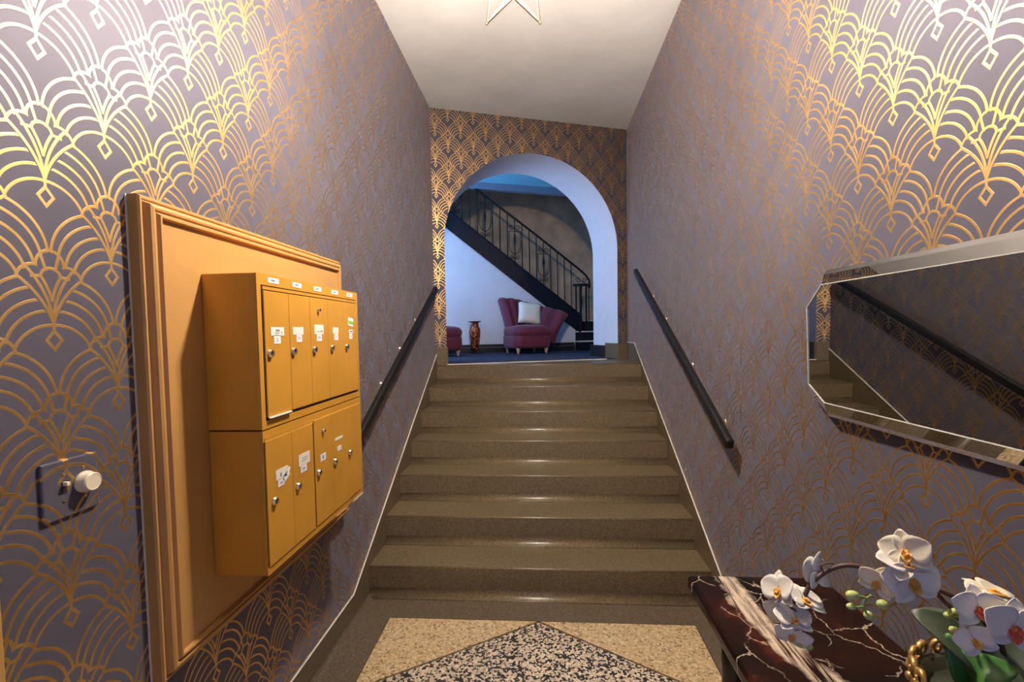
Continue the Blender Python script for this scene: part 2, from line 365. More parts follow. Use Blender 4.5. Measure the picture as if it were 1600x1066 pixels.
# staircase
st = thing('staircase', 'grey brown terrazzo staircase of seven steps rising to the arch', 'stairs', (-.053, D1, 0))
def step_profile(y0, z0, y1):
    cr, rr = .042, .010; P = [(y0-cr, z0), ]
    for i in range(1, 7):
        a = PI/2*i/6; P.append((y0 - cr + cr*math.sin(a), z0 + cr - cr*math.cos(a)))
    for i in range(0, 5):
        a = PI/2*i/4; P.append((y0 + rr - rr*math.cos(a), z0 + RI - rr + rr*math.sin(a)))
    P += [(y1, z0+RI), (y1, z0)]
    return P
for i in range(7):
    y0 = D1 + TR*i; z0 = RI*i
    bm = BM()
    if i < 6: prism(bm, step_profile(y0, z0, y0+TR+.012), XL, XR, 'x')
    else:
        prism(bm, step_profile(y0, z0, y0+.02), XL, XR, 'x')
        ya, yb = 4.215, 4.215 + (XR-XL)*E1.y/E1.x
        prism(bm, [(XL, y0+.018), (XR, y0+.018), (XR, yb), (XL, ya)], z0, z0+RI, 'z')
    o = obj('step', bm, M_step, st)
    for p in o.data.polygons: p.use_smooth = len(p.vertices) == 4 and p.area < .04
for sgn in (-1, 1):
    x0, x1 = (WL, XL) if sgn < 0 else (XR, WR)
    if sgn < 0: up = [(-1.195, .126), (2.226, .126), (4.2, 1.272)]; end = 4.2
    else: up = [(-1.195, .128), (2.14, .128), (4.46, 1.336), (4.85, 1.336)]; end = 4.85
    bm = BM(); prism(bm, [(-1.195, 0), (2.39, 0), (end, ZL-.16)] + up[::-1], x0, x1, 'x'); obj('stringer', bm, M_step, st)
    bm = BM(); xs = XL+.0005 if sgn < 0 else XR-.0005
    tube(bm, [(xs, y, z) for y, z in up], .0042, 6); obj('caulk_line', bm, M_caulk, st, label='thin off white caulk line')
    # cove where the base meets the floor
    bm = BM(); c = .03; P = [(0, 0)] + [(c - c*math.sin(PI/2*i/5), c - c*math.cos(PI/2*i/5)) for i in range(6)][::1]
    prism(bm, [(xs - sgn*p[0], p[1]) for p in P], -1.195, 2.42, 'y'); obj('cove', bm, M_bord, st)

# ------------------------------------------------------------------ far hall
bm = BM(); box(bm, -1.95, 4, .0, 3.3, ZL-.1, ZL-.002); fh = struct('floor_far', bm, M_strip, frame=FAR)
bm = BM(); prism(bm, [(.105, .0), (1.868, .0), (1.868, .27), (1.84, .27), (1.84, .62), (4, .62), (4, 2.2), (-1.95, 2.2), (-1.95, .58), (.105, .58)], ZL-.02, ZL+.004, 'z')
obj('carpet', bm, M_carpet, fh, frame=FAR, label='navy blue carpet')
bm = BM(); box(bm, .097, 1.74, -.014, .006, ZL-.01, ZL+.007); obj('threshold_strip', bm, M_caulk, fh, frame=FAR, label='pale metal threshold strip')
DW = 2.2
def sbot(a): return 2.892 - .751*(a-.477)
def stop_(a): return 3.126 - .745*(a-.51)
ZB = 3.515
al = .477 + (2.892-ZB)/.751
bm = BM(); prism(bm, [(-1.95, ZL-.01), (2.34, ZL-.01), (2.34, sbot(2.34)), (al, ZB), (-1.95, ZB)], DW, DW+.06, 'y')
wf = struct('wall_far', bm, M_white, frame=FAR)
bm = BM(); box(bm, -1.95, 2.32, DW-.018, DW, ZL, ZL+.125); obj('skirting_board', bm, M_base, wf, frame=FAR, bevel=.004, label='black skirting board')
bm = BM(); box(bm, -1.95, 2.32, DW-.03, DW-.018, ZL, ZL+.075); obj('skirting_moulding', bm, M_base, wf, frame=FAR, bevel=.006)
bm = BM(); box(bm, -1.95, 2.32, DW-.034, DW-.018, ZL+.075, ZL+.082); obj('moulding_highlight', bm, M_highlight, wf, frame=FAR, label='thin grey strip painted as the highlight along the skirting')  # lighter grey strip paints in the highlight along the skirting moulding
bm = BM(); box(bm, -1.95, 4, DW+1.0, DW+1.1, 0, 4.9); struct('wall_stairwell', bm, M_brown, frame=FAR)
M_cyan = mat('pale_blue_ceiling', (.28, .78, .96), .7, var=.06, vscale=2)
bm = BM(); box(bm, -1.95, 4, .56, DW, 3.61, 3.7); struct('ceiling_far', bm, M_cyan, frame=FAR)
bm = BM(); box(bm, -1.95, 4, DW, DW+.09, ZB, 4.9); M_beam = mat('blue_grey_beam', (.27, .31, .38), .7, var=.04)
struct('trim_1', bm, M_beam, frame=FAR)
bm = BM(); box(bm, -1.95, 4, DW+.05, DW+1.1, 4.9, 5.0); struct('ceiling_stairwell', bm, M_white, frame=FAR)
bm = BM(); box(bm, 4, 4.1, .4, DW+1.1, 0, 5); struct('wall_far_right', bm, M_white, frame=FAR)
bm = BM(); box(bm, -2.05, -1.95, .4, DW+1.1, 0, 5); struct('wall_far_left', bm, M_white, frame=FAR)

# upper staircase
us = thing('upper_staircase', 'black painted staircase climbing left across the hall beyond the arch', 'stairs', F(2.4, DW, ZL), Matrix.Rotation(ANG, 4, 'Z'))
bm = BM(); prism(bm, [(2.43, sbot(2.43)), (2.43, stop_(2.43)), (-.30, stop_(-.30)), (-.30, sbot(-.30))], DW-.02, DW+.055, 'y'); obj('stringer', bm, M_string, us, frame=FAR, bevel=.004)
bm = BM(); prism(bm, [(2.43, stop_(2.43)), (2.43, stop_(2.43)+.018), (-.30, stop_(-.30)+.018), (-.30, stop_(-.30))], DW-.03, DW+.06, 'y'); obj('stringer_cap', bm, M_string, us, frame=FAR)
bm = BM(); prism(bm, [(2.36, sbot(2.36)-.016), (2.36, sbot(2.36)), (.2, sbot(.2)), (.2, sbot(.2)-.016)], DW-.03, DW-.002, 'y'); obj('stringer_moulding', bm, M_string, us, frame=FAR)
for i, (a0, b0, zt) in enumerate(((2.32, 2.02, ZL+.147), (2.335, 2.2, ZL+.294))):
    bm = BM(); box(bm, a0+.015, 3.3, b0+.02, DW+1.0, zt-.147, zt-.018); o = obj('step', bm, M_string, us, frame=FAR)
    bm = BM(); box(bm, a0, 3.3, b0, DW+1.0, zt-.018, zt); obj('tread_edge', bm, M_caulk, o, frame=FAR, bevel=.004, label='worn pale tread edge')
bm = BM(); box(bm, 2.62, 3.3, 2.46, DW+1.0, ZL+.294, ZL+.45); o = obj('step', bm, M_string, us, frame=FAR)
bm = BM(); box(bm, 2.60, 3.3, 2.44, DW+1.0, ZL+.45, ZL+.466); obj('tread_edge', bm, M_caulk, o, frame=FAR, bevel=.004, label='worn pale tread edge')
for i in range(13):
    a1 = 2.36 - i*.215; zt = stop_(a1) - .03
    bm = BM(); box(bm, a1-.235, a1, DW+.055, DW+1.0, zt-.16, zt); obj('step', bm, M_string, us, frame=FAR)
# railing
rl = thing('stair_railing', 'black wrought iron stair railing with scroll panels above the armchair', 'railing', F(2.4, DW, ZL+.3), Matrix.Rotation(ANG, 4, 'Z'))
def rtop(a):
    return 3.488 - .682*(a-.875) if a < 1.654 else 2.957 - .718*(a-1.654)
BR = DW + .02
bm = BM(); P = [(a, BR, rtop(a)) for a in [-.1+.1*i for i in range(26)]]
P += [(2.48, BR, 2.36), (2.535, BR-.01, 2.305), (2.575, BR-.02, 2.24), (2.585, BR-.02, 2.17), (2.58, BR-.02, 2.12)]
tube(bm, P, .017, 8); obj('handrail', bm, M_iron, rl, frame=FAR, smooth=True)
xs = [.30+.1105*i for i in range(19)]
def spiral(bm, cx, cz, r, sgn, n=14, turns=1.35, a0=0, rad=.0055):
    tube(bm, [(cx + sgn*r*(1-.75*i/n)*math.cos(a0 + 2*PI*turns*i/n), BR, cz + r*(1-.75*i/n)*math.sin(a0 + 2*PI*turns*i/n)) for i in range(n+1)], rad, 5)
for i, a in enumerate(xs):
    zb, zt = stop_(a) + .01, rtop(a)
    bm = BM(); tube(bm, [(a, BR, zb), (a, BR, zt)], .0075, 6)
    bal = obj('baluster', bm, M_iron, rl, frame=FAR)
    if i % 4 == 2 and a < 2.2:
        c = (zb+zt)/2; w = .088
        bm = BM(); lathe(bm, [(.007, -.11), (.014, -.05), (.022, 0), (.014, .05), (.007, .11)], 8, Matrix.Translation((a, BR, c+.02))); obj('spindle', bm, M_iron, bal, frame=FAR)
        bm = BM()
        for s in (-1, 1):
            spiral(bm, a + s*.048, c+.19, .042, s); spiral(bm, a + s*.042, c-.235, .034, s, a0=PI)
            tube(bm, [(a+s*w, BR, c+.14), (a+s*w, BR, c-.08), (a+s*.075, BR, c-.13), (a+s*.04, BR, c-.175), (a, BR, c-.20)], .0055, 5)
            tube(bm, [(a, BR, c+.14), (a+s*w, BR, c+.14)], .005, 5)
        obj('scroll_ornament', bm, M_iron, rl, frame=FAR, label='wrought iron shield with curled scrolls')
# newel cage at the foot
zn = ZL + .294; cn = (2.475, BR+.02)
for i in range(7):
    th = PI*.15 + i*PI*1.7/6; a, b = cn[0]+.105*math.cos(th), cn[1]-.085*math.sin(th)
    bm = BM(); tube(bm, [(a, b, zn), (a, b, 2.16)], .0075, 6); obj('newel_bar', bm, M_iron, rl, frame=FAR)
bm = BM(); lathe(bm, [(.02, 0), (.022, .12), (.012, .3), (.026, .45), (.014, .58), (.022, .66), (.018, .70)], 10, Matrix.Translation((cn[0]-.02, cn[1], zn))); obj('newel_post', bm, M_iron, rl, frame=FAR, smooth=True)
bm = BM(); lathe(bm, [(.125, 0), (.128, .012), (.125, .024)], 20, Matrix.Translation((cn[0]-.015, cn[1], 2.155))); obj('newel_collar', bm, M_iron, rl, frame=FAR)
bm = BM()
for s in (-1, 1): spiral(bm, cn[0]-.02+s*.055, 2.235, .045, s)
obj('scroll_ornament', bm, M_iron, rl, frame=FAR, label='curled scrolls above the newel')

# ------------------------------------------------------------------ armchairs (asymmetric channel-back)
def armchair(label, a, b, rot, flip):
    R = Matrix.Rotation(ANG+rot, 4, 'Z')
    t = thing('armchair', label, 'armchair', F(a, b, ZL+.004), R, 'burgundy armchairs under the stairs')
    f = -1 if flip else 1
    FM = Matrix.Diagonal((f, 1, 1, 1))
    def put(name, bm, mt, par=t, **k):
        bm.transform(FM); return obj(name, bm, mt, par, local=True, **k)
    # base
    def rr(w, d, r, n=6, cx=0, cy=0):
        o = []
        for qx, qy, a0 in ((1, 1, 0), (-1, 1, PI/2), (-1, -1, PI), (1, -1, 3*PI/2)):
            for i in range(n+1): o.append((cx + qx*(w-r) + r*math.cos(a0 + PI/2*i/n), cy + qy*(d-r) + r*math.sin(a0 + PI/2*i/n)))
        return o
    bm = BM(); rings = []
    for (s, z) in ((.90, .075), (.97, .085), (1.0, .12), (1.0, .22), (.985, .245)):
        rings.append([bm.verts.new((x*s, y*s, z)) for x, y in rr(.27, .30, .13, cy=.0)])
    for p, q in zip(rings, rings[1:]):
        n = len(p)
        for i in range(n): bm.faces.new([p[i], p[(i+1) % n], q[(i+1) % n], q[i]])
    bm.faces.new(rings[0][::-1]); bm.faces.new(rings[-1]); put('seat_base', bm, M_velvet, smooth=True)
    bm = BM(); rings = []
    for (s, z) in ((.95, .235), (1.0, .262), (1.02, .295), (1.0, .33), (.93, .358), (.75, .376), (.4, .388), (.05, .392)):
        rings.append([bm.verts.new((x*s, y*s, z)) for x, y in rr(.268, .295, .14, cy=-.01)])
    for p, q in zip(rings, rings[1:]):
        n = len(p)
        for i in range(n): bm.faces.new([p[i], p[(i+1) % n], q[(i+1) % n], q[i]])
    bm.faces.new(rings[0][::-1]); bm.faces.new(rings[-1]); put('seat_cushion', bm, M_velvet, smooth=True)
    for lx, ly in ((-.20, -.22), (.20, -.22), (-.20, .22), (.20, .22)):
        bm = BM(); lathe(bm, [(.012, 0), (.015, .01), (.032, .085), (.034, .095)], 12, Matrix.Translation((lx, ly, 0))); put('leg', bm, M_legw, smooth=True)
    # channelled back: runs along the rear then curls forward on one side as a low wing
    path = []
    for i in range(61):
        u = i/60
        if u < .55: path.append((-.14 + .305*u/.55, .27 + .03*math.sin(PI*u/.55), u))
        else:
            th = (u-.55)/.45*PI*.5; path.append((.165 + .145*math.sin(th), .27 - .40*(1-math.cos(th))*1.0, u))
    def nrm(i):
        p, q = path[max(0, i-1)], path[min(60, i+1)]; tx, ty = q[0]-p[0], q[1]-p[1]; L = math.hypot(tx, ty); return (-ty/L, tx/L)
    def topz(u): return .765 - .03*u - .20*max(0, (u-.25)/.75)**1.2
    NC = 7
    for c in range(NC):
        bm = BM(); i0, i1 = c*60//NC, (c+1)*60//NC; cols = []
        idx = [i0 + (i1-i0)*k/6 for k in range(7)]
        for k, ii in enumerate(idx):
            i = int(round(ii)); x, y, u = path[i]; nx, ny = nrm(i); puff = math.sin(PI*k/6)**.6
            zt = topz(u) + .016*puff; front = []; back = []
            for j in range(9):
                v = j/8; z = .20 + (zt-.20)*v; flare = .10*v**1.8 + .015
                pf = .045*puff*(1-.3*v)
                fx = .20*(u-.42)*v**1.3
                front.append((x + fx + nx*(flare-.035-pf), y + ny*(flare-.035-pf), z))
            for j in range(9):
                v = 1-j/8; z = .10 + (zt-.10-.012)*v; flare = .10*v**1.8 + .015
                fx = .20*(u-.42)*v**1.3
                back.append((x + fx + nx*(flare+.045), y + ny*(flare+.045), z))
            mid = ((front[-1][0]+back[0][0])/2, (front[-1][1]+back[0][1])/2, zt+.014)
            cols.append([bm.verts.new(p) for p in front + [mid] + back])
        for p, q in zip(cols, cols[1:]):
            for j in range(len(p)-1): bm.faces.new([p[j], q[j], q[j+1], p[j+1]])
            bm.faces.new([p[-1], q[-1], q[0], p[0]])
        bm.faces.new(cols[0]); bm.faces.new(cols[-1][::-1])
        put('back_channel', bm, M_velvet, smooth=True)
    return t
armchair('burgundy channel-backed armchair holding a cream pillow under the black stringer', 1.405, 1.72, math.radians(4), False)
armchair('burgundy armchair half hidden behind the left edge of the arch', .15, 1.60, math.radians(24), True)
# pillow on the right-hand chair
bm = BM(); n = 10; h = .165; grid = {}
for s in (-1, 1):
    for i in range(n+1):
        for j in range(n+1):
            u, v = -1+2*i/n, -1+2*j/n
            th = .055*((1-u**4)*(1-v**4))**.6
            grid[s, i, j] = bm.verts.new((h*u*(1-.05*(1-v*v)), s*th, h*v*(1-.05*(1-u*u))))
    for i in range(n):
        for j in range(n): bm.faces.new([grid[s, i, j], grid[s, i+1, j], grid[s, i+1, j+1], grid[s, i, j+1]])
bmesh.ops.remove_doubles(bm, verts=bm.verts, dist=1e-4)
Rp = Matrix.Rotation(ANG, 4, 'Z') @ Matrix.Rotation(math.radians(-22), 4, 'X') @ Matrix.Rotation(math.radians(8), 4, 'Y')
bm.transform(Matrix.Translation(F(1.465, 1.735, ZL+.555)) @ Rp)
tag(obj('pillow', bm, M_pillow, smooth=True), 'square cream pillow leaning in the burgundy armchair', 'pillow')
# floor vase
vs = thing('vase', 'copper brown floral floor vase between the two burgundy armchairs', 'vase', F(.735, 1.98, ZL+.004))
VM = Matrix.Diagonal((1.1, 1.1, 1.14, 1))
bm = BM(); lathe(bm, [(.03, .035), (.042, .04), (.05, .09), (.068, .2), (.073, .27), (.066, .315), (.05, .335), (.047, .365), (.058, .385), (.05, .385), (.04, .36)], 28, VM); obj('body', bm, M_vase, vs, local=True, smooth=True)
bm = BM(); lathe(bm, [(.055, .381), (.084, .388), (.086, .395), (.055, .395)], 28, VM); obj('rim', bm, M_string, vs, local=True, label='dark flat rim')
bm = BM(); lathe(bm, [(.07, 0), (.07, .008), (.02, .014), (.015, .03), (.04, .036)], 20, VM); obj('stand', bm, M_iron, vs, local=True, label='dark stand')

# ------------------------------------------------------------------ mailboxes on their panel
WP = -1.0; PX = -.966
PB = -.962
pn = thing('wall_panel', 'ochre painted wooden panel with moulded frame behind the mailboxes', 'panel', (WP, 1.6, 1.19))
py0, py1, pz0, pz1 = 1.052, 2.15, .585, 1.812
bm = BM(); box(bm, WP, PB, py0+.05, py1-.05, pz0+.05, pz1-.05); obj('panel_board', bm, M_panel, pn)
prof = [(w*.62, h) for w, h in [(0, 0), (0, .027), (.006, .032), (.014, .032), (.018, .028), (.023, .029), (.032, .044), (.042, .047), (.050, .046), (.054, .041), (.060, .042), (.068, .050), (.076, .050), (.082, .034), (.086, .0)]]
def frame_side(p, q, nin):
    """moulding with mitred ends; p->q outer edge (y,z), nin inward normal per end (diagonal)"""
    bm = BM(); rows = []
    for (pt, d) in ((p, nin[0]), (q, nin[1])):
        rows.append([bm.verts.new((WP+h, pt[0]+d[0]*w, pt[1]+d[1]*w)) for w, h in prof])
    n = len(prof)
    for i in range(n): bm.faces.new([rows[0][i], rows[0][(i+1) % n], rows[1][(i+1) % n], rows[1][i]])
    bm.faces.new(rows[0]); bm.faces.new(rows[1][::-1]); return bm
C4 = [(py0, pz0), (py1, pz0), (py1, pz1), (py0, pz1)]; D4 = [(1, 1), (-1, 1), (-1, -1), (1, -1)]
for i in range(4):
    obj('frame_moulding', frame_side(C4[i], C4[(i+1) % 4], (D4[i], D4[(i+1) % 4])), M_panel, pn)
bm = BM(); box(bm, WP, WP+.002, py0-.004, py0, pz0, pz1); obj('caulk_line', bm, M_caulk, pn)
def mailbox(label, z0, z1, doors_spec, master):
    MX, BX = -.80, -.9615; y0, y1 = 1.236, 1.934
    t = thing('mailbox_unit', label, 'mailbox', (BX, (y0+y1)/2, z0), None, 'gold apartment mailboxes')
    bm = BM(); box(bm, BX, MX-.004, y0, y1, z0, z1); cab = obj('cabinet', bm, M_gold, t, bevel=.003)
    bm = BM(); zt = z1 - .032; zb = z0 + .022; yl, yr = doors_spec['y']
    for a in ((y0, yl, z0, z1), (yr, y1, z0, z1), (yl, yr, zt, z1), (yl, yr, z0, zb)): box(bm, MX-.004, MX, *a[:2], *a[2:])
    fr = obj('front_frame', bm, M_gold, t)
    bm = BM(); box(bm, MX-.0045, MX-.003, yl, yr, zb, zt); obj('door_gap', bm, M_dark, t)
    for a, b, z in doors_spec.get('flange', ()):
        bm = BM(); box(bm, MX-.003, MX+.001, a, b, z, z+.009); obj('door_flange', bm, M_gold, t)
    dn = []
    for (a, b, dz0, dz1, out) in doors_spec['doors']:
        bm = BM(); box(bm, MX-.003, MX+.003+out, a, b, dz0, dz1); dn.append(obj('mailbox_door', bm, M_gold, t, bevel=.0016))
    return t, fr, dn
MX = -.80
def lock(parent, y, z, big=1.0):
    bm = BM(); R = Matrix.Translation((MX+.003, y, z)) @ Matrix.Rotation(PI/2, 4, 'Y')
    lathe(bm, [(.0125*big, -.002), (.0125*big, .003), (.0095*big, .009), (.0055*big, .009), (.005*big, .0075)], 16, R); obj('lock', bm, M_chrome, parent, smooth=False)
    bm = BM(); box(bm, MX+.0105, MX+.0122, y-.0011, y+.0011, z-.0045*big, z+.0045*big); obj('key_slot', bm, M_slot, parent)
def paper(parent, y, z, w, h, mt=None, name='name_label', tilt=0, ink=None, x=MX+.0032, lift=.0008, inkmat=None):
    M = Matrix.Translation((x, y, z)) @ Matrix.Rotation(tilt, 4, 'X')
    bm = BM(); box(bm, 0, lift, -w/2, w/2, -h/2, h/2, M); obj(name, bm, mt or M_label, parent)
    if ink:
        bm = BM()
        for (iy, iz, iw, ih) in ink: box(bm, lift, lift+.0002, iy*w-iw*w/2, iy*w+iw*w/2, iz*h-ih*h/2, iz*h+ih*h/2, M)
        obj('printed_mark', bm, inkmat or M_ink, parent, kind='stuff')
up_doors = [(1.262 + .1295*i + .0006, 1.262 + .1295*(i+1) - .0006, 1.226, 1.594, 0) for i in range(5)]
# the first door is bent out of its frame at the bottom
tu, fu, du = mailbox('upper gold mailbox unit of five tall doors with labels along its top', 1.194, 1.642, dict(y=(1.255, 1.916), doors=up_doors, flange=[(1.262, 1.91, 1.5975)]), None)
ups = [(1.282, 1.412), (1.407, 1.413), (1.541, 1.413), (1.675, 1.414), (1.803, 1.414)]
for d, (y, z) in zip(du, ups): lock(d, y, z)
lock(du[2], 1.579, 1.552, .6)
A = [(.1, .05, .16, .3), (-.12, -.1, .2, .12), (.28, -.15, .06, .3)]
paper(du[0], 1.324, 1.476, .068, .026, ink=[(0, .1, .3, .25), (-.05, -.2, .35, .1), (.32, -.15, .06, .3)]); paper(du[0], 1.322, 1.452, .034, .026, M_label2, 'number_label', ink=[(-.05, .12, .22, .12), (.06, -.05, .1, .3), (-.04, -.22, .22, .1)], inkmat=M_inkb)
paper(du[1], 1.441, 1.478, .064, .025); paper(du[1], 1.446, 1.454, .034, .025, M_label2, 'number_label', ink=[(-.14, .12, .2, .1), (-.1, -.05, .1, .3), (.14, 0, .1, .4)], inkmat=M_inkb)
paper(du[2], 1.580, 1.483, .066, .034, ink=[(.27, -.2, .22, .14), (-.1, -.2, .35, .06)]); paper(du[2], 1.580, 1.454, .036, .026, M_label2, 'number_label', ink=[(-.1, 0, .14, .4), (.12, 0, .14, .4)], inkmat=M_inkb)
paper(du[3], 1.711, 1.480, .05, .023); paper(du[3], 1.714, 1.455, .034, .025, M_label2, 'number_label', ink=[(0, 0, .14, .4)], inkmat=M_inkb)
paper(du[4], 1.851, 1.515, .05, .034, M_label2, 'sticker', tilt=-.12); paper(du[4], 1.853, 1.513, .05, .012, M_green, 'green_stripe', tilt=-.12, lift=.0016)
paper(du[4], 1.851, 1.476, .042, .014, M_label2, ink=[(.1, 0, .6, .4)]); paper(du[4], 1.848, 1.456, .030, .022, M_label2, 'number_label', ink=[(0, 0, .2, .4)], inkmat=M_inkb)
for i, y in enumerate((1.318, 1.449, 1.586, 1.721, 1.856)):
    paper(fu, y, 1.627, .056, .016, name='top_label', x=MX+.0002, ink=[(-.08, 0, .3, .3), (.12, .02, .1, .2)])
bm = BM(); box(bm, MX+.003, MX+.0095, 1.263, 1.378, 1.2225, 1.2262); obj('bent_lip', bm, M_label, du[0], label='bright bent lower lip')
lo_doors = [(1.243, 1.378, .791, 1.160, 0), (1.379, 1.512, .791, 1.160, 0), (1.520, 1.652, .791, 1.166, 0), (1.653, 1.784, .791, 1.166, 0), (1.785, 1.915, .791, 1.166, 0)]
tl, fl2, dl = mailbox('lower gold mailbox unit of two plus three doors with torn labels', .768, 1.190, dict(y=(1.237, 1.92), doors=lo_doors, flange=[(1.243, 1.512, 1.1615)]), None)
for d, (y, z) in zip(dl, [(1.274, .976), (1.404, .976), (1.541, .977), (1.668, .981), (1.8, .98)]): lock(d, y, z)
lock(dl[2], 1.582, 1.118, .6)
paper(dl[0], 1.318, 1.046, .062, .03, ink=[(-.1, -.1, .12, .4)]); paper(dl[0], 1.340, 1.030, .036, .020, M_label2, 'torn_label', .5); paper(dl[0], 1.352, 1.042, .026, .010, M_label2, 'torn_label', .9, lift=.0014); paper(dl[0], 1.312, 1.018, .032, .02, M_label2, 'number_label', ink=[(-.12, 0, .12, .4), (.1, 0, .2, .4)], inkmat=M_inkb)
paper(dl[1], 1.449, 1.053, .07, .038, ink=[(.05, .1, .5, .06), (0, -.1, .5, .06)]); paper(dl[1], 1.443, 1.022, .038, .022, M_label2, 'number_label', ink=[(-.12, 0, .16, .4), (.12, 0, .16, .4)], inkmat=M_inkb)
paper(dl[2], 1.577, 1.023, .040, .026, M_label2, 'number_label', ink=[(0, 0, .3, .5)], inkmat=M_inkb)
paper(dl[3], 1.707, 1.061, .064, .010); paper(dl[3], 1.709, 1.022, .034, .018)
bm = BM(); box(bm, MX-.006, MX+.001, 1.83, 1.93, .763, .769); obj('bent_lip', bm, M_label, tl, label='bright bent lower lip')

# ------------------------------------------------------------------ switch plate
M_plate = wallpaper('wallpaper_switch_plate', .267, .292, .8715, 1.7525)
sw = thing('switch_plate', 'square switch plate covered in wallpaper with toggle and dimmer knob', 'switch', (WP, .882, 1.154))
bm = BM(); box(bm, WP, WP+.007, .824, .94, 1.093, 1.214); obj('plate', bm, M_plate, sw, bevel=.004, uv=lambda c: (c.y, c.z))
RY = Matrix.Rotation(PI/2, 4, 'Y')
bm = BM(); lathe(bm, [(.023, 0), (.023, .004), (.0205, .012), (.0195, .02), (.017, .0225), (.0165, .0215), (.003, .0215)], 28, Matrix.Translation((WP+.007, .908, 1.155)) @ RY); obj('dimmer_knob', bm, M_knob, sw, smooth=False, bevel=.001, label='round ivory dimmer knob')
bm = BM(); box(bm, WP+.0065, WP+.0078, .861, .871, 1.144, 1.169); obj('toggle_slot', bm, M_slot, sw)
bm = BM(); box(bm, WP+.007, WP+.018, .8625, .8695, 1.160, 1.168, None); obj('toggle', bm, M_knob, sw, bevel=.001, label='small ivory toggle')
for y, z in ((.865, 1.184), (.865, 1.128), (.908, 1.186), (.908, 1.124)):
    bm = BM(); lathe(bm, [(.0032, 0), (.003, .0014), (.001, .002)], 10, Matrix.Translation((WP+.007, y, z)) @ RY); obj('screw', bm, M_chrome, sw)
bm = BM(); box(bm, WP, WP+.006, .66, .747, 0, 2.15); struct('trim_2', bm, M_panel, bevel=.004)

# ------------------------------------------------------------------ handrails
def rail(label, x, wx, p, q, brk):
    t = thing('handrail', label, 'handrail', (wx, (p[0]+q[0])/2, (p[1]+q[1])/2), None, 'black stair handrails')
    d = Vector((0, q[0]-p[0], q[1]-p[1])); L = d.length; d.normalize()
    M = Matrix.Translation((x, p[0], p[1])) @ Matrix.Rotation(math.atan2(d.z, d.y), 4, 'X')
    bm = BM(); box(bm, -.019, .019, 0, L, -.026, .026, M); obj('rail_bar', bm, M_black, t, bevel=.013, segs=4)
    for y in brk:
        z = p[1] + (y-p[0])*d.z/d.y
        s = 1 if wx > x else -1
        bm = BM(); tube(bm, [(wx, y, z-.045), (x+s*.03, y, z-.055), (x, y, z-.03)], .006, 8); b = obj('bracket', bm, M_brass, t, smooth=True)
        bm = BM(); lathe(bm, [(.019, 0), (.017, .005), (.006, .008)], 14, Matrix.Translation((wx, y, z-.045)) @ Matrix.Rotation(-s*PI/2, 4, 'Y')); obj('bracket_plate', bm, M_brass, b)
rail('black wooden handrail running up the right wall opposite the mailboxes', .835, WR, (2.09, .935), (4.16, 1.985), (2.30, 2.79, 3.36, 3.74))
rail('black wooden handrail running up the left wall behind the mailboxes', -.94, WL, (2.10, .862), (4.02, 1.858), (2.33, 2.75, 3.14, 3.54))

# ------------------------------------------------------------------ mirror
mr = thing('wall_mirror', 'wide mirror with clipped corners and slanted glass edging above the marble table', 'mirror', (WR, 1.0, 1.41))
TILT = 0.0
out = [(1.462, 1.634), (1.562, 1.542), (1.545, 1.256), (1.50, 1.222), (1.437, 1.190), (.55, 1.190), (.45, 1.25), (.45, 1.545), (.55, 1.634)]
cy, cz = 1.0, 1.412
def inset(poly, d):
    n = len(poly); res = []
    for i in range(n):
        p0, p1, p2 = Vector(poly[i-1]), Vector(poly[i]), Vector(poly[(i+1) % n])
        n1 = Vector((-(p1-p0).y, (p1-p0).x)).normalized(); n2 = Vector((-(p2-p1).y, (p2-p1).x)).normalized()
        c = Vector((cy, cz))
        if n1.dot(c-p1) < 0: n1 = -n1
        if n2.dot(c-p1) < 0: n2 = -n2
        bis = (n1+n2).normalized(); res.append(p1 + bis*(d/max(.3, bis.dot(n1))))
    return res
out = [out[0], out[1], out[2], out[4], out[5], out[6], out[7], out[8]]
inn = inset(out, .044); mid = inset(out, .013); XF, XM, XE = WR-.029, WR-.0165, WR-.006
MT = Matrix.Translation((XF, .45, 0)) @ Matrix.Rotation(math.radians(1.2), 4, 'Z') @ Matrix.Translation((-XF, -.45, 0))   # its far end stands a little off the wall
bm = BM(); prism(bm, [tuple(p) for p in inn], XF, WR-.004, 'x'); obj('mirror_glass', bm, M_mirror, mr, frame=MT)
for i in range(8):
    j = (i+1) % 8; bm = BM()
    ring = [(XE, *out[i]), (XM, *mid[i]), (XF-.001, *inn[i]), (WR-.003, *inn[i]), (WR-.003, *out[i])], [(XE, *out[j]), (XM, *mid[j]), (XF-.001, *inn[j]), (WR-.003, *inn[j]), (WR-.003, *out[j])]
    a = [bm.verts.new(p) for p in ring[0]]; b = [bm.verts.new(p) for p in ring[1]]
    bm.faces.new(a); bm.faces.new(b[::-1])
    for k in range(5): bm.faces.new([a[k], a[(k+1) % 5], b[(k+1) % 5], b[k]])
    obj('mirror_strip', bm, M_mirror, mr, frame=MT)
bm = BM(); tube(bm, [(XF-.0012, *p) for p in inn] + [(XF-.0012, *inn[0])], .0016, 5); obj('bevel_edge', bm, M_glassedge, mr, frame=MT, label='pale glass edge line')

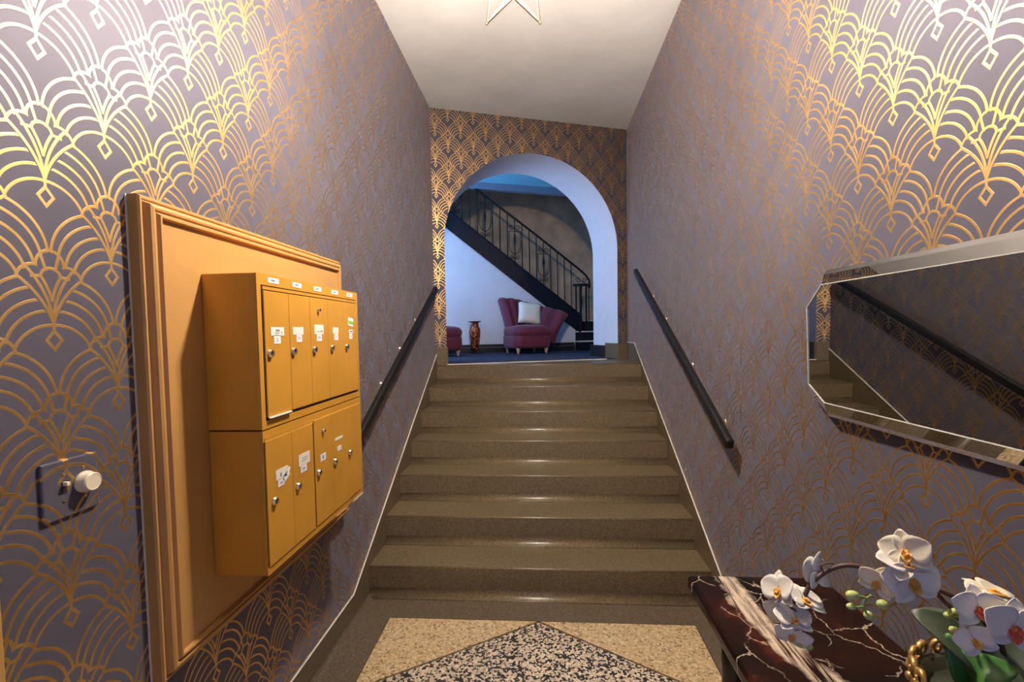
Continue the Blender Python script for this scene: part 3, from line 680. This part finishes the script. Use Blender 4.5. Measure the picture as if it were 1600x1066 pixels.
# ------------------------------------------------------------------ marble table
VEIN = .165
M_marble = marble()
tb = thing('console_table', 'console table with dark red marble top along the right wall', 'table', (.64, .92, 0))
bm = BM(); box(bm, .437, .846, .35, 1.42, .655, .70); obj('tabletop', bm, M_marble, tb, bevel=.014, segs=4, label='dark red marble top with cream veins')
bm = BM(); box(bm, .50, .82, .42, 1.34, .57, .655); obj('apron', bm, M_twood, tb, bevel=.004)
for x, y in ((.53, .46), (.79, .46), (.53, 1.30), (.79, 1.30)):
    bm = BM(); lathe(bm, [(.018, 0), (.022, .03), (.026, .3), (.03, .5), (.03, .58)], 14, Matrix.Translation((x, y, 0))); obj('leg', bm, M_twood, tb, smooth=True)

# ------------------------------------------------------------------ orchid in gilt planter
def ray(px, py, Y):
    v = _f*FPX + _r*(px-800) - _u*(py-533-SHIFT); return Vector((0, 0, EYE)) + v*(Y/v.y)
oc = thing('potted_orchid', 'white moth orchid in a dark planter with gilt carved rim on the marble table', 'plant', (.715, .80, .70))
PC = Vector((.755, .80, 0))
bm = BM(); lathe(bm, [(.055, .702), (.07, .71), (.085, .76), (.098, .82), (.10, .835), (.088, .835), (.085, .80)], 32, Matrix.Translation(PC)); pl = obj('planter', bm, M_planter, oc, smooth=True, label='dark round planter')
bm = BM(); ball(bm, PC + Vector((0, 0, .81)), .086, 1, 1, .25); obj('moss', bm, M_planter, oc, smooth=True)
for i in range(18):
    th = 2*PI*i/18 + .2; c = PC + Vector((math.cos(th)*.102, math.sin(th)*.102, .835)); tg = Vector((-math.sin(th), math.cos(th), 0)); rd = Vector((math.cos(th), math.sin(th), 0))
    bm = BM(); s = 1 if i % 2 else -1
    tube(bm, [c + tg*s*(.014*(1-.6*k/9)*math.cos(4.6*k/9*1.5)) + Vector((0, 0, .008 + .016*(1-.6*k/9)*math.sin(4.6*k/9*1.5))) + rd*(.006*k/9) for k in range(10)], [.0062-.0004*k for k in range(10)], 7)
    ball(bm, c + rd*.004 - Vector((0, 0, .012)), .009, 1, 1, 1, 10, 6); tube(bm, [c - tg*.018 - Vector((0, 0, .006)), c - Vector((0, 0, .022)), c + tg*.018 - Vector((0, 0, .006))], [.003, .006, .003], 6)
    obj('gilt_scroll', bm, M_gilt, pl, smooth=True)
def petal_bm(bm, L, Wd, cup, M, n=8, m=5, curl=0):
    rows = []
    for i in range(n+1):
        t = i/n; w = Wd*math.sin(PI*min(1, t**.75*.96+.03))**.7; row = []
        for j in range(m+1):
            s = -1+2*j/m
            row.append(bm.verts.new(M @ Vector((w*s, L*t, cup*(s*s*.6*w/Wd) + curl*t*t*L))))
        rows.append(row)
    fs = []
    for a, b in zip(rows, rows[1:]):
        for j in range(m): fs.append(bm.faces.new([a[j], a[j+1], b[j+1], b[j]]))
    return fs
def flower(c, size, face, roll=0, cream=False, red=False, open_=.12):
    z = Vector(face).normalized(); up = Vector((0, 0, 1)) if abs(z.z) < .95 else Vector((0, 1, 0))
    x = up.cross(z).normalized(); y = z.cross(x); M0 = Matrix.Translation(c) @ Matrix(((x.x, y.x, z.x, 0), (x.y, y.y, z.y, 0), (x.z, y.z, z.z, 0), (0, 0, 0, 1))) @ Matrix.Rotation(roll, 4, 'Z')
    mt = M_petalc if cream else M_petal
    bm = BM(); ball(bm, Vector(c), size*.07, 1, 1, 1, 8, 6); fo = obj('flower', bm, M_lip, oc, smooth=True)
    for ang, L, Wd, dz in ((0, .52, .20, -.02), (125, .50, .19, -.03), (-125, .50, .19, -.03), (68, .54, .33, .02), (-68, .54, .33, .02)):
        M = M0 @ Matrix.Rotation(math.radians(ang), 4, 'Z') @ Matrix.Rotation(random.uniform(-.12, .12)+open_, 4, 'X') @ Matrix.Translation((0, size*.03, dz*size))
        bm = BM(); petal_bm(bm, L*size, Wd*size, .10*size, M, curl=random.uniform(-.12, .06))
        o = obj('petal', bm, mt, fo, smooth=True); s = o.modifiers.new('solid', 'SOLIDIFY'); s.thickness = .0012
    bm = BM(); ml = M_lipr if red else M_lip
    for ang, L, Wd, t in ((180, .26, .10, .5), (120, .15, .08, 1.0), (-120, .15, .08, 1.0)):
        petal_bm(bm, L*size, Wd*size, .08*size, M0 @ Matrix.Rotation(math.radians(ang), 4, 'Z') @ Matrix.Rotation(t, 4, 'X'), 5, 4)
    o = obj('lip', bm, ml, fo, smooth=True); s = o.modifiers.new('solid', 'SOLIDIFY'); s.thickness = .0015
FW = [  # px, py, depth, size, facing, roll, cream, red
    (1281, 897, .86, .088, (-.45, .75, -.15), .2, False, False),
    (1218, 924, .84, .080, (-.75, -.15, .35), .5, False, False),
    (1257, 940, .84, .080, (.25, -.35, .9), -.5, False, False),
    (1222, 957, .84, .070, (-.65, -.45, -.1), .3, False, False),
    (1240, 968, .82, .070, (-.1, -.45, .8), .1, False, False),
    (1238, 992, .82, .070, (-.3, -.75, -.3), -.2, False, False),
    (1416, 864, .78, .082, (-.55, -.55, .25), .3, True, False),
    (1412, 884, .78, .090, (-.05, -.25, .95), .2, False, False),
    (1372, 911, .79, .066, (-.75, -.55, .0), -.3, True, False),
    (1424, 910, .77, .098, (.0, -.9, .25), .15, False, False),
    (1550, 928, .76, .086, (.25, -.1, .9), .4, True, False),
    (1528, 952, .74, .080, (-.2, -.9, .25), .1, False, True),
    (1583, 983, .72, .100, (-.15, -.9, .2), -.2, False, True),
    (1524, 1002, .73, .060, (-.5, -.7, .3), .6, False, False)]
for px, py, Y, sz, fc, ro, cr, rd in FW: flower(ray(px, py, Y), sz*.82, fc, ro, cr, rd)
def stalk(pts, r, mt, name='stem'):
    P = [ray(*p) for p in pts]; Q = []
    for i in range(len(P)-1):
        p0, p1, p2, p3 = P[max(0, i-1)], P[i], P[i+1], P[min(len(P)-1, i+2)]
        for k in range(6):
            t = k/6; Q.append(.5*((2*p1) + (p2-p0)*t + (2*p0-5*p1+4*p2-p3)*t*t + (3*p1-p0-3*p2+p3)*t**3))
    Q.append(P[-1]); bm = BM(); tube(bm, Q, r, 7); obj(name, bm, mt, oc, smooth=True)
stalk([(1258, 930, .85), (1268, 912, .85), (1290, 894, .85), (1318, 884, .84), (1350, 887, .83), (1400, 901, .81), (1455, 918, .79), (1510, 945, .78), (1560, 1000, .79), (1575, 1058, .80)], .0042, M_stem)
stalk([(1456, 920, .79), (1475, 940, .79), (1500, 968, .79), (1530, 1050, .80)], .0035, M_stem)
stalk([(1288, 896, .85), (1283, 884, .85), (1300, 880, .85), (1312, 886, .84)], .0016, M_stem, 'flower_stalk')
stalk([(1225, 960, .83), (1232, 951, .83), (1242, 953, .83), (1246, 962, .83)], .0016, M_stem, 'flower_stalk')
stalk([(1362, 930, .80), (1352, 938, .80), (1350, 950, .80), (1356, 962, .80)], .002, M_gstem, 'bud_stalk')
stalk([(1352, 934, .80), (1343, 932, .80), (1335, 931, .80)], .0018, M_gstem, 'bud_stalk')
stalk([(1350, 948, .80), (1340, 949, .80), (1330, 948, .80)], .0018, M_gstem, 'bud_stalk')
stalk([(1232, 990, .82), (1250, 1000, .82), (1258, 1008, .82)], .0018, M_gstem, 'bud_stalk')
stalk([(1478, 962, .79), (1492, 972, .79), (1512, 985, .79), (1520, 1010, .79)], .0022, M_gstem, 'bud_stalk')
for px, py, Y, r, sx in ((1332, 930, .80, .008, 1.35), (1330, 948, .80, .006, 1.3), (1379, 945, .79, .0085, 1.1), (1357, 962, .80, .008, .9), (1250, 1005, .82, .008, 1), (1262, 998, .82, .006, 1), (1264, 1010, .82, .0065, 1), (1494, 958, .78, .008, 1.4), (1482, 962, .78, .006, 1.2), (1492, 985, .77, .007, 1.2)):
    bm = BM(); ball(bm, ray(px, py, Y), r, sx, 1, .9, 12, 8); obj('bud', bm, M_bud, oc, smooth=True)
def leaf(base, tip, width, mt, sag, nrm):
    b, t = Vector(base), Vector(tip); d = t-b; L = d.length; y = d.normalized(); z = Vector(nrm); z = (z - y*z.dot(y)).normalized(); x = y.cross(z)
    bm = BM(); rows = []
    for i in range(15):
        u = i/14; w = width*math.sin(PI*min(1, (.12+.88*u)))**.6*(1-.15*u); row = []
        if i == 14: w = .002
        for j in range(7):
            s = -1+2*j/6; row.append(bm.verts.new(b + d*u + x*w*s + z*(sag*math.sin(PI*u) + .25*w*abs(s)**1.5)))
        rows.append(row)
    for p, q in zip(rows, rows[1:]):
        for j in range(6): bm.faces.new([p[j], p[j+1], q[j+1], q[j]])
    o = obj('leaf', bm, mt, oc, smooth=True); s = o.modifiers.new('solid', 'SOLIDIFY'); s.thickness = .003
leaf(ray(1560, 1070, .80), ray(1424, 954, .84), .052, M_leaf, .03, (-.1, -.55, .8))
leaf(ray(1520, 1075, .78), ray(1592, 1046, .74), .035, M_leaf2, .03, (0, -.5, .9))
leaf(ray(1540, 1080, .79), ray(1610, 990, .82), .045, M_leaf, .03, (-.2, -.5, .8))
leaf(ray(1530, 1075, .80), ray(1480, 990, .80), .03, M_leaf2, .02, (-.5, -.5, .5))

# ------------------------------------------------------------------ star pendant
LC = Vector((-.086, 1.65, 2.710))
lp = thing('pendant_lamp', 'star shaped bronze wire pendant lamp hanging from the ceiling', 'lamp', (LC.x, LC.y, ZC))
LR = .099; core = [Vector(v)*.077 for v in ((1, 0, 0), (-1, 0, 0), (0, 1, 0), (0, -1, 0), (0, 0, 1), (0, 0, -1))]
Rz = Matrix.Rotation(math.radians(4), 3, 'Z')
def edge(bm, a, b, r=.0028): tube(bm, [LC + Rz @ a, LC + Rz @ b], r, 6)
for sx in (-1, 1):
    for sy in (-1, 1):
        for sz in (-1, 1):
            tip = Vector((sx, sy, sz))*LR; bm = BM()
            for c in (Vector((sx, 0, 0))*.077, Vector((0, sy, 0))*.077, Vector((0, 0, sz))*.077): edge(bm, tip, c)
            ball(bm, LC + Rz @ tip, .005, 1, 1, 1, 8, 6); obj('star_point', bm, M_wire, lp)
bm = BM(); tube(bm, [LC + Vector((0, 0, .072)), (LC.x, LC.y, ZC-.02)], .006, 8); obj('rod', bm, M_wire, lp)
bm = BM(); lathe(bm, [(.02, -.035), (.055, -.02), (.06, 0)], 24, Matrix.Translation((LC.x, LC.y, ZC))); obj('canopy', bm, M_wire, lp, smooth=True)
for i in range(3):
    th = 2*PI*i/3; c = LC + Vector((.035*math.cos(th), .035*math.sin(th), .0))
    bm = BM(); ball(bm, c, .022, 1, 1, 1.25, 14, 10); obj('bulb', bm, M_bulb, lp, smooth=True)
    bm = BM(); tube(bm, [c + Vector((0, 0, .025)), c + Vector((0, 0, .05)), LC + Vector((0, 0, .072))], .007, 8); obj('socket', bm, M_wire, lp)
